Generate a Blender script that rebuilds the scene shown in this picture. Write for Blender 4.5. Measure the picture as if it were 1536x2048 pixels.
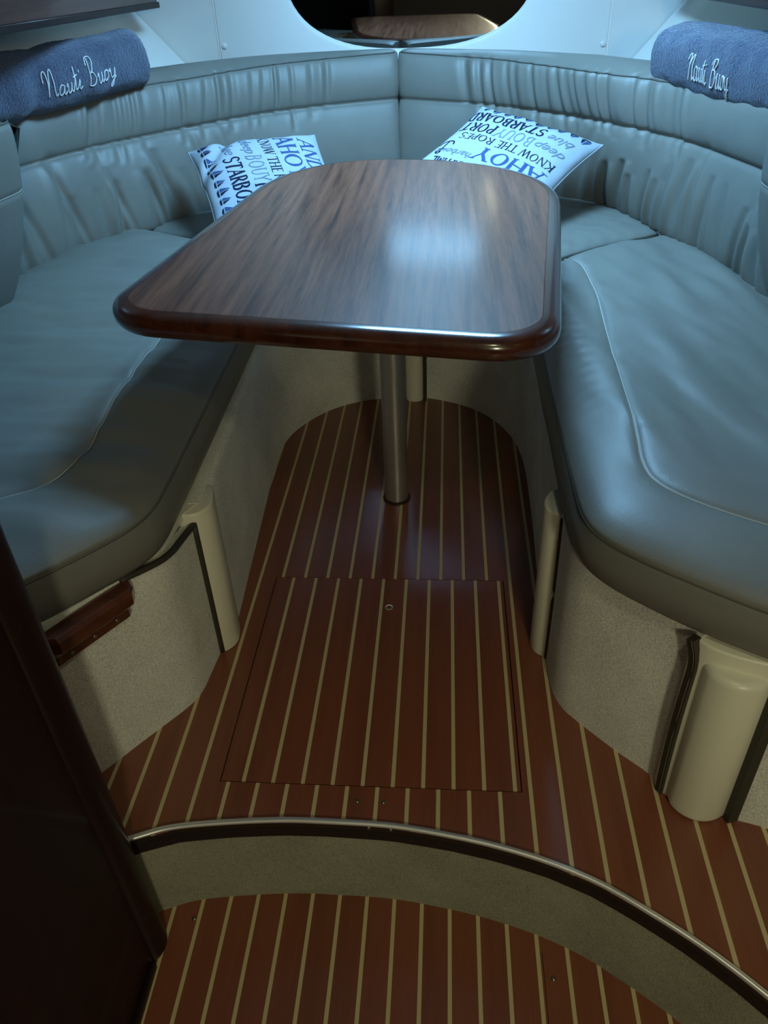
import bpy, bmesh, math, random
import numpy as np
from mathutils import Vector, Matrix, noise
from mathutils.geometry import delaunay_2d_cdt

random.seed(7)
scn = bpy.context.scene
for o in list(bpy.data.objects):
    bpy.data.objects.remove(o)
COL = scn.collection

# ------------------------------------------------------------------ camera, world, lights, exposure
cam_d = bpy.data.cameras.new('camera')
cam = bpy.data.objects.new('camera', cam_d); COL.objects.link(cam)
cam_d.sensor_fit = 'VERTICAL'; cam_d.sensor_height = 36.0; cam_d.sensor_width = 27.0
cam_d.lens = 1538.0 / 2048.0 * 36.0
cam_d.clip_start = 0.02
RX = (0.99704332, 0.009314, -0.076275)
RY = (0.06739384, -0.58285144, 0.80977915)
RZ = (-0.03691471, -0.81252535, -0.58175584)
cam.matrix_world = Matrix(((RX[0], -RX[1], -RX[2], 0.0),
                           (RY[0], -RY[1], -RY[2], 0.0),
                           (RZ[0], -RZ[1], -RZ[2], 1.14),
                           (0, 0, 0, 1)))
scn.camera = cam

world = bpy.data.worlds.new('world'); scn.world = world
world.use_nodes = True
world.node_tree.nodes['Background'].inputs[0].default_value = (0.55, 0.78, 1.0, 1)
world.node_tree.nodes['Background'].inputs[1].default_value = 1.0

def area_light(name, loc, sx, sy, power, color, rot=(0, 0, 0), shape='RECTANGLE', spread=180):
    d = bpy.data.lights.new(name, 'AREA'); d.shape = shape; d.size = sx
    if shape in ('RECTANGLE', 'ELLIPSE'): d.size_y = sy
    d.energy = power; d.color = color; d.spread = math.radians(spread)
    o = bpy.data.objects.new(name, d); COL.objects.link(o); o.location = loc; o.rotation_euler = rot
    return o
# daylight falling through the deck hatch over the table, the warm cabin lamp, and an added warm fill aft
HATCH = (-0.01, 2.24)
area_light('hatch_daylight', (HATCH[0], HATCH[1], 1.765), 0.50, 0.50, 50.0, (0.28, 0.63, 1.0))
area_light('cabin_lamp_light', (0.24, 0.10, 1.688), 0.13, 0.13, 2.2, (1.0, 0.95, 0.60), shape='DISK')
area_light('aft_fill_light', (0.60, -1.60, 1.38), 0.22, 0.22, 13.5, (1.0, 0.97, 0.66), (math.radians(90), 0, 0), shape='DISK')  # added fill, low and aft, to warm the aft-facing surfaces

scn.view_settings.view_transform = 'Standard'
scn.view_settings.look = 'None'
scn.view_settings.exposure = 0.0
scn.view_settings.gamma = 1.0
scn.view_settings.use_curve_mapping = False

# ------------------------------------------------------------------ materials
def new_mat(name, color=(.5, .5, .5), rough=.5, metal=0., spec=.5, coat=0., coat_rough=.1, sheen=0.):
    m = bpy.data.materials.new(name); m.use_nodes = True
    b = m.node_tree.nodes['Principled BSDF']
    b.inputs['Base Color'].default_value = (*color, 1); b.inputs['Roughness'].default_value = rough
    b.inputs['Metallic'].default_value = metal; b.inputs['Specular IOR Level'].default_value = spec
    b.inputs['Coat Weight'].default_value = coat; b.inputs['Coat Roughness'].default_value = coat_rough
    b.inputs['Sheen Weight'].default_value = sheen
    return m, m.node_tree, b
def N(nt, t, **k):
    n = nt.nodes.new(t)
    for a, v in k.items(): setattr(n, a, v)
    return n
def coords(nt, scale=(1, 1, 1), rot=(0, 0, 0)):
    tc = N(nt, 'ShaderNodeTexCoord'); mp = N(nt, 'ShaderNodeMapping')
    mp.inputs['Scale'].default_value = scale; mp.inputs['Rotation'].default_value = rot
    nt.links.new(tc.outputs['Object'], mp.inputs['Vector']); return mp.outputs[0]
def tex_noise(nt, vec, scale, detail=3, rough=.55, dist=0.):
    n = N(nt, 'ShaderNodeTexNoise'); n.inputs['Scale'].default_value = scale; n.inputs['Detail'].default_value = detail
    n.inputs['Roughness'].default_value = rough; n.inputs['Distortion'].default_value = dist
    nt.links.new(vec, n.inputs['Vector']); return n.outputs['Fac']
def ramp(nt, fac, stops):
    r = N(nt, 'ShaderNodeValToRGB'); e = r.color_ramp.elements
    while len(e) < len(stops): e.new(.5)
    for el, (p, c) in zip(e, stops): el.position = p; el.color = (*c, 1)
    nt.links.new(fac, r.inputs['Fac']); return r.outputs['Color']
def bump(nt, b, h, strength, dist):
    n = N(nt, 'ShaderNodeBump'); n.inputs['Strength'].default_value = strength; n.inputs['Distance'].default_value = dist
    nt.links.new(h, n.inputs['Height']); nt.links.new(n.outputs[0], b.inputs['Normal'])

def mat_leather(name, c, rough):
    m, nt, b = new_mat(name, c, rough, spec=.45)
    v = coords(nt)
    nt.links.new(ramp(nt, tex_noise(nt, v, 9, 4), [(.3, tuple(x * .93 for x in c)), (.7, tuple(x * 1.05 for x in c))]), b.inputs['Base Color'])
    bump(nt, b, tex_noise(nt, v, 420, 2), .12, .002)
    return m
def mat_wood(name, dark, light, rough, coat, along='y', rot=0., sc=1.0, coat_rough=.12, spec=.5):
    m, nt, b = new_mat(name, dark, rough, coat=coat, coat_rough=coat_rough, spec=spec)
    v = coords(nt, {'y': (22 * sc, .9 * sc, 22 * sc), 'z': (22 * sc, 22 * sc, .9 * sc), 'x': (.9 * sc, 22 * sc, 22 * sc)}[along], (0, 0, rot))
    v2 = coords(nt, {'y': (230, 14, 230), 'z': (230, 230, 14), 'x': (14, 230, 230)}[along], (0, 0, rot))
    a = tex_noise(nt, v, 1.3, 5, .62, .25); f = tex_noise(nt, v2, 1.0, 2, .6)
    mx = N(nt, 'ShaderNodeMath', operation='MULTIPLY_ADD'); nt.links.new(f, mx.inputs[0]); mx.inputs[1].default_value = .28
    nt.links.new(a, mx.inputs[2])
    mid = tuple((x + y) / 2 for x, y in zip(dark, light))
    nt.links.new(ramp(nt, mx.outputs[0], [(.46, dark), (.62, mid), (.82, light)]), b.inputs['Base Color'])
    bump(nt, b, f, .05, .001)
    return m
def mat_carpet(name, c):
    m, nt, b = new_mat(name, c, .95, spec=.1)
    v = coords(nt)
    n1 = tex_noise(nt, v, 330, 3, .8); n2 = tex_noise(nt, v, 7, 4)
    mx = N(nt, 'ShaderNodeMath', operation='MULTIPLY_ADD'); nt.links.new(n2, mx.inputs[0]); mx.inputs[1].default_value = .35
    nt.links.new(n1, mx.inputs[2])
    nt.links.new(ramp(nt, mx.outputs[0], [(.45, tuple(x * .55 for x in c)), (.68, c), (.9, tuple(min(1, x * 1.3) for x in c))]), b.inputs['Base Color'])
    bump(nt, b, n1, .6, .003)
    return m

M = {}
M['leather'] = mat_leather('leather', (.178, .176, .154), .47)
M['leather_seam'] = new_mat('leather_seam', (.10, .098, .085), .5)[0]
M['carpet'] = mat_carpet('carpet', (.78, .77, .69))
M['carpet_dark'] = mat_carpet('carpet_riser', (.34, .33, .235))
M['gelcoat'] = new_mat('gelcoat', (.76, .73, .58), .32)[0]
M['table_wood'] = mat_wood('table_wood', (.052, .0175, .010), (.20, .074, .040), .42, .27, 'y', math.radians(6.7), 2.0, .17, .25)
M['table_edge'] = mat_wood('table_edge', (.030, .007, .004), (.085, .024, .011), .22, .8, 'y', math.radians(6.7), .8, .12)
M['dark_wood'] = mat_wood('dark_wood', (.0075, .002, .0016), (.017, .005, .004), .45, .1, 'z', spec=.25)
M['locker_wood'] = mat_wood('locker_wood', (.035, .011, .008), (.10, .034, .022), .35, .3, 'y')
M['handle_wood'] = mat_wood('handle_wood', (.055, .014, .008), (.13, .036, .018), .3, .6, 'x')
M['plank'] = mat_wood('plank', (.18, .055, .026), (.25, .078, .036), .30, .3, 'y', 0, .7, .22)
M['inlay'] = new_mat('inlay', (.60, .50, .27), .4)[0]
M['seam_dark'] = new_mat('seam_dark', (.012, .005, .004), .7)[0]
M['liner'] = new_mat('liner', (.78, .78, .75), .45)[0]
M['hull'] = new_mat('hull_liner', (.88, .87, .82), .6)[0]
M['ceiling'] = new_mat('ceiling', (.62, .61, .56), .7)[0]
M['dark_room'] = new_mat('aft_lining', (.10, .075, .05), .7)[0]
M['binding'] = new_mat('binding', (.035, .03, .018), .6)[0]
M['binding_thread'] = new_mat('binding_thread', (.16, .14, .09), .7)[0]
M['steel'] = new_mat('steel', (.50, .49, .48), .40, metal=.85)[0]
M['chrome'] = new_mat('chrome', (.86, .84, .80), .33, metal=.75)[0]
M['nosing_black'] = new_mat('nosing_black', (.022, .014, .009), .45)[0]
M['screw'] = new_mat('screw', (.35, .33, .28), .3, metal=1.)[0]
M['screw_white'] = new_mat('screw_white', (.78, .80, .78), .35)[0]
M['mirror'] = new_mat('mirror_glass', (.5, .5, .5), .03, metal=1.)[0]
M['pillow'] = None
M['thread'] = new_mat('embroidery_thread', (.72, .76, .78), .5)[0]
M['stitch'] = new_mat('stitch_thread', (.46, .45, .40), .7)[0]
M['ink_blue'] = new_mat('ink_blue', (.045, .085, .22), .85, spec=.1)[0]
M['ink_navy'] = new_mat('ink_navy', (.012, .018, .045), .85, spec=.1)[0]
M['ink_grey'] = new_mat('ink_grey', (.17, .22, .30), .85, spec=.1)[0]
m, nt, b = new_mat('pillow_cotton', (.38, .44, .50), .9, spec=.15)
bump(nt, b, tex_noise(nt, coords(nt), 500, 2), .25, .002); M['pillow'] = m
m, nt, b = new_mat('terry', (.06, .10, .19), 1., spec=.05, sheen=.5)
v = coords(nt); n1 = tex_noise(nt, v, 170, 3, .75)
nt.links.new(ramp(nt, n1, [(.3, (.035, .055, .115)), (.55, (.075, .11, .20)), (.78, (.13, .18, .28))]), b.inputs['Base Color'])
bump(nt, b, n1, 1.0, .012); M['terry'] = m

# ------------------------------------------------------------------ helpers
PLOC = {}
def tag(o, label=None, cat=None, group=None, kind=None):
    if label: o['label'] = label
    if cat: o['category'] = cat
    if group: o['group'] = group
    if kind: o['kind'] = kind
    return o
def empty(name, loc, label=None, cat=None, group=None, kind=None):
    o = bpy.data.objects.new(name, None); COL.objects.link(o); o.location = loc; o.empty_display_size = .05
    PLOC[o.name] = Vector(loc)
    return tag(o, label, cat, group, kind)
def link(name, me, mat, parent=None):
    o = bpy.data.objects.new(name, me); COL.objects.link(o)
    if mat is not None and not me.materials: me.materials.append(M[mat] if isinstance(mat, str) else mat)
    if parent is not None:
        o.parent = parent
        o.matrix_parent_inverse = Matrix.Translation(-PLOC.get(parent.name, Vector((0, 0, 0))))
    return o
def mesh(name, verts, faces, mat, parent=None, smooth=False, fix=True):
    me = bpy.data.meshes.new(name); me.from_pydata([tuple(v) for v in verts], [], faces); me.update()
    if fix:
        bm = bmesh.new(); bm.from_mesh(me); bmesh.ops.recalc_face_normals(bm, faces=bm.faces); bm.to_mesh(me); bm.free()
    if smooth: me.polygons.foreach_set('use_smooth', [True] * len(me.polygons))
    return link(name, me, mat, parent)
def prism(name, poly, z0, z1, mat, parent=None, bevel=0., smooth=False):
    n = len(poly)
    vs = [(x, y, z0) for x, y in poly] + [(x, y, z1) for x, y in poly]
    fs = [list(range(n))[::-1], list(range(n, 2 * n))] + [[i, (i + 1) % n, n + (i + 1) % n, n + i] for i in range(n)]
    o = mesh(name, vs, fs, mat, parent)
    if bevel:
        md = o.modifiers.new('bevel', 'BEVEL'); md.width = bevel; md.segments = 3; md.limit_method = 'ANGLE'; md.angle_limit = math.radians(40)
        o.data.polygons.foreach_set('use_smooth', [smooth] * len(o.data.polygons))
    return o
def box(name, lo, hi, mat, parent=None, bevel=0.):
    return prism(name, [(lo[0], lo[1]), (hi[0], lo[1]), (hi[0], hi[1]), (lo[0], hi[1])], lo[2], hi[2], mat, parent, bevel)
def catmull(P, n, closed=False):
    """n samples evenly spaced by arc length along a Catmull-Rom spline through P"""
    P = [np.array(p, float) for p in P]; d = []
    m = len(P); segs = m if closed else m - 1
    for i in range(segs):
        if closed: p0, p1, p2, p3 = P[(i - 1) % m], P[i], P[(i + 1) % m], P[(i + 2) % m]
        else:
            p1, p2 = P[i], P[i + 1]
            p0 = P[i - 1] if i > 0 else 2 * p1 - p2
            p3 = P[i + 2] if i + 2 < m else 2 * p2 - p1
        # centripetal-ish tangents
        for k in range(24):
            t = k / 24
            d.append(.5 * ((2 * p1) + (-p0 + p2) * t + (2 * p0 - 5 * p1 + 4 * p2 - p3) * t * t + (-p0 + 3 * p1 - 3 * p2 + p3) * t ** 3))
    d.append(P[0] if closed else P[-1]); d = np.array(d)
    L = np.concatenate([[0], np.cumsum(np.linalg.norm(np.diff(d, axis=0), axis=1))])
    q = np.linspace(0, L[-1], n, endpoint=not closed)
    return np.stack([np.interp(q, L, d[:, k]) for k in range(d.shape[1])], 1)
def chaikin(P, it, closed=True):
    P = np.array(P, float)
    for _ in range(it):
        Q = np.roll(P, -1, 0); P = np.stack([.75 * P + .25 * Q, .25 * P + .75 * Q], 1).reshape(-1, P.shape[1])
    return P
def resample(P, step, closed=True):
    P = np.array(P, float)
    if closed: P = np.vstack([P, P[:1]])
    L = np.concatenate([[0], np.cumsum(np.linalg.norm(np.diff(P, axis=0), axis=1))])
    n = max(4, int(L[-1] / step)); q = np.linspace(0, L[-1], n, endpoint=not closed)
    return np.stack([np.interp(q, L, P[:, k]) for k in range(P.shape[1])], 1)
def sweep(name, path, profile, mat, parent=None, up=(0, 0, 1), closed=False, smooth=True, caps=True):
    """sweep a closed 2-D profile (side, up) along a 3-D path"""
    P = [Vector(p) for p in path]; n = len(P); k = len(profile); vs = []; fs = []; up = Vector(up)
    for i, p in enumerate(P):
        a = P[(i - 1) % n] if (closed or i > 0) else p; c = P[(i + 1) % n] if (closed or i < n - 1) else p
        t = (c - a).normalized(); s = t.cross(up)
        s = s.normalized() if s.length > 1e-5 else Vector((1, 0, 0))
        u = s.cross(t)
        vs += [p + s * x + u * y for x, y in profile]
    for i in range(n if closed else n - 1):
        j = (i + 1) % n
        fs += [[i * k + q, i * k + (q + 1) % k, j * k + (q + 1) % k, j * k + q] for q in range(k)]
    if caps and not closed: fs += [list(range(k)), list(range((n - 1) * k, n * k))[::-1]]
    return mesh(name, vs, fs, mat, parent, smooth)
def circ(r, k=8, ry=None): return [(r * math.cos(2 * math.pi * i / k), (ry or r) * math.sin(2 * math.pi * i / k)) for i in range(k)]
def tube(name, path, r, mat, parent=None, k=8, closed=False): return sweep(name, path, circ(r, k), mat, parent, closed=closed)
def ribbon(name, path, z0, z1, thick, mat, parent=None, top=None, smooth=True, side=1, round_top=0.):
    """upright slab following a plan path; thickness to the left (side=1) of the path; top: function(i/n)->z"""
    P = np.array(path, float); n = len(P); T = np.gradient(P, axis=0); T /= np.linalg.norm(T, axis=1)[:, None]
    Nn = np.stack([-T[:, 1], T[:, 0]], 1) * side
    vs = []; fs = []
    for i in range(n):
        zt = top(i / (n - 1)) if top else z1
        q = P[i] + Nn[i] * thick
        zs = [z0 + (zt - round_top - z0) * j / 5 for j in range(6)]
        col = [(P[i][0], P[i][1], z) for z in zs]
        if round_top:
            for a in (30, 60, 90):
                e = round_top * (1 - math.cos(math.radians(a))); h = round_top * math.sin(math.radians(a))
                col.append((P[i][0] + Nn[i][0] * e, P[i][1] + Nn[i][1] * e, zt - round_top + h))
        col += [(q[0], q[1], zt), (q[0], q[1], z0)]
        vs += col
    k = len(vs) // n
    for i in range(n - 1):
        fs += [[i * k + j, i * k + (j + 1) % k, (i + 1) * k + (j + 1) % k, (i + 1) * k + j] for j in range(k)]
    fs += [list(range(k)), list(range((n - 1) * k, n * k))]
    o = mesh(name, vs, fs, mat, parent, smooth)
    if smooth: sharp(o, 50)
    return o
def sharp(o, deg):
    bm = bmesh.new(); bm.from_mesh(o.data)
    for e in bm.edges:
        if len(e.link_faces) == 2 and e.calc_face_angle(0) > math.radians(deg): e.smooth = False
    bm.to_mesh(o.data); bm.free()
def lathe(name, prof, loc, mat, parent=None, k=32, tilt=None):
    vs = []; fs = []; n = len(prof)
    for i in range(k):
        a = 2 * math.pi * i / k
        for r, z in prof:
            p = Vector((r * math.cos(a), r * math.sin(a), z))
            if tilt is not None: p = tilt @ p
            vs.append(p + Vector(loc))
    for i in range(k):
        j = (i + 1) % k
        fs += [[i * n + q, j * n + q, j * n + q + 1, i * n + q + 1] for q in range(n - 1)]
    fs += [[i * n for i in range(k)][::-1], [i * n + n - 1 for i in range(k)]]
    o = mesh(name, vs, fs, mat, parent, True); sharp(o, 40); return o
SCREW = {}
def screw(loc, normal, r, mat, parent, name='screw'):
    """one shared domed-head mesh"""
    if mat not in SCREW:
        prof = [(1, 0), (.97, .22), (.75, .42), (.4, .52), (.12, .54), (.1, .42)]
        o = lathe(name, prof, (0, 0, 0), mat, None, 14); SCREW[mat] = o.data; bpy.data.objects.remove(o)
    o = link(name, SCREW[mat], None, parent)
    mw = Matrix.Translation(loc) @ Vector(normal).to_track_quat('Z', 'Y').to_matrix().to_4x4() @ Matrix.Diagonal((r, r, r, 1))
    o.matrix_basis = mw
    return o
def dist_poly(Q, P, closed=True):
    """distance of points Q to polyline P"""
    A = P if closed else P[:-1]; B = np.roll(P, -1, 0) if closed else P[1:]
    D = B - A; L2 = (D ** 2).sum(1) + 1e-12; best = np.full(len(Q), 1e9)
    for a, d, l in zip(A, D, L2):
        w = Q - a; t = np.clip((w @ d) / l, 0, 1)
        best = np.minimum(best, np.hypot(*(w - t[:, None] * d).T))
    return best
def inside(Q, P):
    r = np.zeros(len(Q), bool); n = len(P)
    for i in range(n):
        a, b_ = P[i], P[(i + 1) % n]
        c = ((a[1] > Q[:, 1]) != (b_[1] > Q[:, 1]))
        with np.errstate(divide='ignore', invalid='ignore'):
            x = (b_[0] - a[0]) * (Q[:, 1] - a[1]) / (b_[1] - a[1]) + a[0]
        r ^= c & (Q[:, 0] < x)
    return r
def fbm(x, y, sx, sy, seed, oct=3):
    return np.array([noise.fractal(Vector((a * sx + seed, b_ * sy - seed, seed * .37)), .9, 2.0, oct) for a, b_ in zip(x, y)])
def cdt_fill(P, extra):
    n = len(P)
    pts = [Vector(p) for p in P] + [Vector(p) for p in extra]
    r = delaunay_2d_cdt(pts, [], [list(range(n))], 1, 1e-5)
    return np.array([tuple(v) for v in r[0]]), r[2]

# ------------------------------------------------------------------ floor
PITCH, X0 = 0.05155, -0.1064
SW = 0.0034                      # half width of a light inlay strip
STEP = np.array([(-.95, .45), (-.75, .56), (-.6, .628), (-.486, .678), (-.433, .696), (-.352, .708), (-.262, .716), (-.188, .717), (-.081, .714), (.016, .701),
                 (.095, .685), (.17, .663), (.241, .633), (.306, .593), (.366, .551), (.42, .505), (.47, .455), (.53, .38), (.58, .30), (.63, .20), (.67, .08), (.72, -.10), (.78, -.40), (.86, -.80)])
def ystep(x): return float(np.interp(x, STEP[:, 0], STEP[:, 1]))
ZL = -0.24                       # lower cabin sole
HX0, HX1, HY0, HY1 = -.379, .1365, .786, 1.327
XMIN, XMAX, YMAX = -.95, .84, 2.30
floor = empty('floor', (-.12, 1.2, 0), kind='structure')
tag(floor, 'dark reddish brown cabin sole with pale inlay strips around the table')
sub = [(x, ystep(x) + .004) for x in np.linspace(XMIN, XMAX, 60)] + [(XMAX, YMAX), (XMIN, YMAX)]
prism('subfloor', sub, -.05, -.008, 'seam_dark', floor)
ZT = 0.0
def strip_poly(xa, xb, lo, hi, n=4):
    lower = [(x, lo(x)) for x in np.linspace(xa, xb, n)]
    return lower + [(xb, hi), (xa, hi)]
g = .0005
ks = [k for k in range(-17, 20)]
for k in ks:
    xa, xb = X0 + k * PITCH + SW, X0 + (k + 1) * PITCH - SW
    xs = X0 + k * PITCH
    if xa < XMIN or xb > XMAX: continue
    # plank between strips k and k+1
    if xb < HX0 or xa > HX1:
        prism('plank', strip_poly(xa, xb, ystep, YMAX), -.008, ZT, 'plank', floor)
    elif xa < HX0 < xb:
        p = [(xa, ystep(xa)), (xb, ystep(xb)), (xb, HY0 - .001), (HX0 - .001, HY0 - .001), (HX0 - .001, HY1 + .001), (xb, HY1 + .001), (xb, YMAX), (xa, YMAX)]
        prism('plank', p, -.008, ZT, 'plank', floor)
    elif xa < HX1 < xb:
        p = [(xa, ystep(xa)), (xb, ystep(xb)), (xb, YMAX), (xa, YMAX), (xa, HY1 + .001), (HX1 + .001, HY1 + .001), (HX1 + .001, HY0 - .001), (xa, HY0 - .001)]
        prism('plank', p, -.008, ZT, 'plank', floor)
    else:
        prism('plank', strip_poly(xa, xb, ystep, HY0 - .001), -.008, ZT, 'plank', floor)
        prism('plank', [(xa, HY1 + .001), (xb, HY1 + .001), (xb, YMAX), (xa, YMAX)], -.008, ZT, 'plank', floor)
    if HX0 < xs < HX1:
        prism('inlay_strip', strip_poly(xs - SW, xs + SW, ystep, HY0 - .001, 2), -.008, ZT + .0001, 'inlay', floor)
        prism('inlay_strip', [(xs - SW, HY1 + .001), (xs + SW, HY1 + .001), (xs + SW, YMAX), (xs - SW, YMAX)], -.008, ZT + .0001, 'inlay', floor)
    else:
        prism('inlay_strip', strip_poly(xs - SW, xs + SW, ystep, YMAX, 2), -.008, ZT + .0001, 'inlay', floor)
for x, y in ((-.1385, .757), (-.0945, .757)): screw((x, y, ZT), (0, 0, 1), .0038, 'screw', floor)
# removable bilge lid
lid = empty('bilge_lid', (-.12, 1.05, 0), 'rectangular lift-out floor lid with pale inlay strips and a finger ring', 'floor hatch')
prism('lid_board', [(HX0 + g, HY0 + g), (HX1 - g, HY0 + g), (HX1 - g, HY1 - g), (HX0 + g, HY1 - g)], -.0078, -.006, 'seam_dark', lid)
hs = [HX0] + [X0 + .0258 + k * PITCH for k in range(-5, 5)] + [HX1]
for i in range(len(hs) - 1):
    xa = hs[i] + (SW if i else .0012); xb = hs[i + 1] - (SW if i < len(hs) - 2 else .0012)
    if xb > xa: prism('plank', [(xa, HY0 + .0012), (xb, HY0 + .0012), (xb, HY1 - .0012), (xa, HY1 - .0012)], -.006, ZT, 'plank', lid)
    if 0 < i:
        prism('inlay_strip', [(hs[i] - SW, HY0 + .0012), (hs[i] + SW, HY0 + .0012), (hs[i] + SW, HY1 - .0012), (hs[i] - SW, HY1 - .0012)], -.006, ZT + .0001, 'inlay', lid)
rg = lathe('finger_ring', [(.0085, -.001), (.0085, .0012), (.0065, .0016), (.0055, -.0005)], (-.1145, 1.232, ZT), 'chrome', lid, 20)

# lower sole
floor2 = empty('floor_lower', (0, .3, ZL), kind='structure')
tag(floor2, 'lower cabin sole of brown planks below the curved step')
LX0 = -.4285
def yl(x): return ystep(x) + .012
prism('subfloor', [(-.9, -1.6), (.86, -1.6)] + [(x, yl(x)) for x in np.linspace(.86, -.9, 60)], ZL - .05, ZL - .008, 'seam_dark', floor2)
for k in range(-2, 22):
    xs = LX0 + k * .0497
    xa, xb = xs + SW, xs + .0497 - SW
    if xb > .66: break
    for nm, a_, b2, zt, mt in (('plank', xa, xb, ZL, 'plank'), ('inlay_strip', xs - SW, xs + SW, ZL + .0001, 'inlay')):
        up = [(x, yl(x)) for x in np.linspace(b2, a_, 4)]
        prism(nm, [(a_, -1.6), (b2, -1.6)] + up, ZL - .008, zt, mt, floor2)
box('lid_seam', (.1745, .30, ZL - .004), (.1757, .640, ZL + .0003), 'seam_dark', floor2)
for x, y in ((-.437, .668), (.190, .600)): screw((x, y, ZL), (0, 0, 1), .0042, 'screw', floor2)

# curved step: carpeted riser and metal nosing
sp = resample(catmull([(x, y) for x, y in STEP[1:]], 400), .012, False)
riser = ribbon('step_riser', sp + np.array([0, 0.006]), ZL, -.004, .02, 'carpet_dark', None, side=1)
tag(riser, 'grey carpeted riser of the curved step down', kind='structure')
tr = empty('trim_1', (-.1, .714, 0), kind='structure'); tag(tr, 'bright metal nosing along the curved step edge')
sweep('metal_rail', [(x, y - .0005, .0022) for x, y in sp], circ(.0052, 10, .0040), 'chrome', tr)
ribbon('black_backing', sp + np.array([0, -.001]), -.016, -.001, .006, 'nosing_black', tr, side=1)
for q in (-.118, -.078):
    i = int(np.argmin(abs(sp[:, 0] - q))); screw((sp[i][0], sp[i][1] - .0015, -.0085), (0, -1, 0), .004, 'screw', tr)

# ------------------------------------------------------------------ footwell walls and settee bases
ZB = 0.352
ARCH = [(-.434, 1.12), (-.446, 1.35), (-.462, 1.65), (-.470, 1.84), (-.452, 1.98), (-.384, 2.10), (-.298, 2.174), (-.18, 2.213), (-.044, 2.211), (.096, 2.135),
        (.181, 2.01), (.218, 1.854), (.222, 1.62), (.214, 1.348), (.205, 1.11)]
arch = catmull(ARCH, 160)
well = empty('wall_footwell', (-.12, 2.2, 0), kind='structure'); tag(well, 'grey carpeted wall curving around the footwell under the table')
ribbon('carpet_lining', arch, 0, ZB, .03, 'carpet', well, side=1, round_top=.015)
far = empty('corner_column', (-.09, 2.19, 0), 'short cream moulded column against the curved wall behind the table leg', 'column')
prism('moulded_column', [(-.092 + .027 * math.cos(a), 2.208 + .022 * math.sin(a)) for a in np.linspace(math.pi, 2 * math.pi, 13)] + [(-.065, 2.225), (-.119, 2.225)], 0, ZB - .004, 'gelcoat', far, .002)
box('binding', (-.063, 2.188, 0.002), (-.054, 2.212, ZB - .006), 'binding', far, .002)

def base_unit(name, label, parts_loc): return empty(name, parts_loc, label, 'seat base')
# port side
LB = base_unit('settee_base', 'carpeted settee base with a wooden pull, below the seat cushion by the dark partition', (-.6, .9, 0))
lp = catmull([(-.452, 1.085), (-.457, 1.03), (-.462, .985), (-.480, .944), (-.539, .866), (-.60, .785), (-.72, .64), (-.84, .52)], 80)
ptop = lambda q: .326 + .030 * min(1, q * 3.2)
ribbon('carpet_panel', lp, 0, ZB, .018, 'carpet', LB, top=ptop, side=-1)
def strip_path(name, path, w, t, mat, parent, up=(0, 0, 1)): return sweep(name, path, [(-t, -w), (t, -w), (t, w), (-t, w)], mat, parent, up, smooth=False)
tube('binding', [(-.4475, 1.088, z) for z in np.linspace(.004, .325, 14)], .0055, 'binding', LB, 8)
bt = [(p[0] + .004, p[1] + .002, ptop(i / 79) + .002) for i, p in enumerate(lp)][:24]
sweep('binding', [(-.4475, 1.088, .327)] + bt, circ(.007, 8, .005), 'binding', LB)
post = [(-.50, 1.09), (-.462, 1.083), (-.442, 1.087), (-.427, 1.102), (-.420, 1.122), (-.424, 1.15), (-.432, 1.178), (-.45, 1.19), (-.52, 1.19)]
prism('corner_post', chaikin(post, 2), .0, ZB - .002, 'gelcoat', LB, .004, True)
# pull handle with three screws, wedge shaped, on the panel
hdir = Vector((-.605 + .546, .867 - .960, 0)).normalized(); hn = Vector((-hdir.y, hdir.x, 0)); 
if hn.x < 0: hn = -hn
hc = Vector((-.553, .842, .053))
prof = [(0.001, .232), (.010, .230), (.012, .248), (.020, .262), (.034, .270), (.036, .292), (.030, .300), (.001, .298)]
hl = .078; vs = []; fs = []
K = len(prof)
for q, ee in ((-hl, .012), (-hl + .012, 0), (hl - .012, 0), (hl, .012)):
    for a_, z in prof:
        aa = max(.001, a_ - ee); zz = z
        vs.append(hc + hdir * q + hn * aa + Vector((0, 0, zz)))
for i in range(3): fs += [[i * K + j, i * K + (j + 1) % K, (i + 1) * K + (j + 1) % K, (i + 1) * K + j] for j in range(K)]
fs += [list(range(K)), list(range(3 * K, 4 * K))]
ph = mesh('pull_handle', vs, fs, 'handle_wood', LB); tag(ph, 'wooden pull handle')
md = ph.modifiers.new('bevel', 'BEVEL'); md.width = .002; md.segments = 2
for q in (-.043, 0, .043): screw(hc + hdir * q + hn * .0105 + Vector((0, 0, .240)), hn, .0042, 'screw', ph)
ltop = [tuple(p) for p in arch[62::-2]] + [tuple(p) for p in lp[::3]] + [(-1.3, .5), (-1.3, 1.9), (-1.15, 2.5), (-.8, 2.95), (-.17, 3.2)]
prism('seat_board', [(x - .012 if x < -.3 else x, y) for x, y in ltop], ZB - .012, ZB - .001, 'gelcoat', LB)

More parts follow.
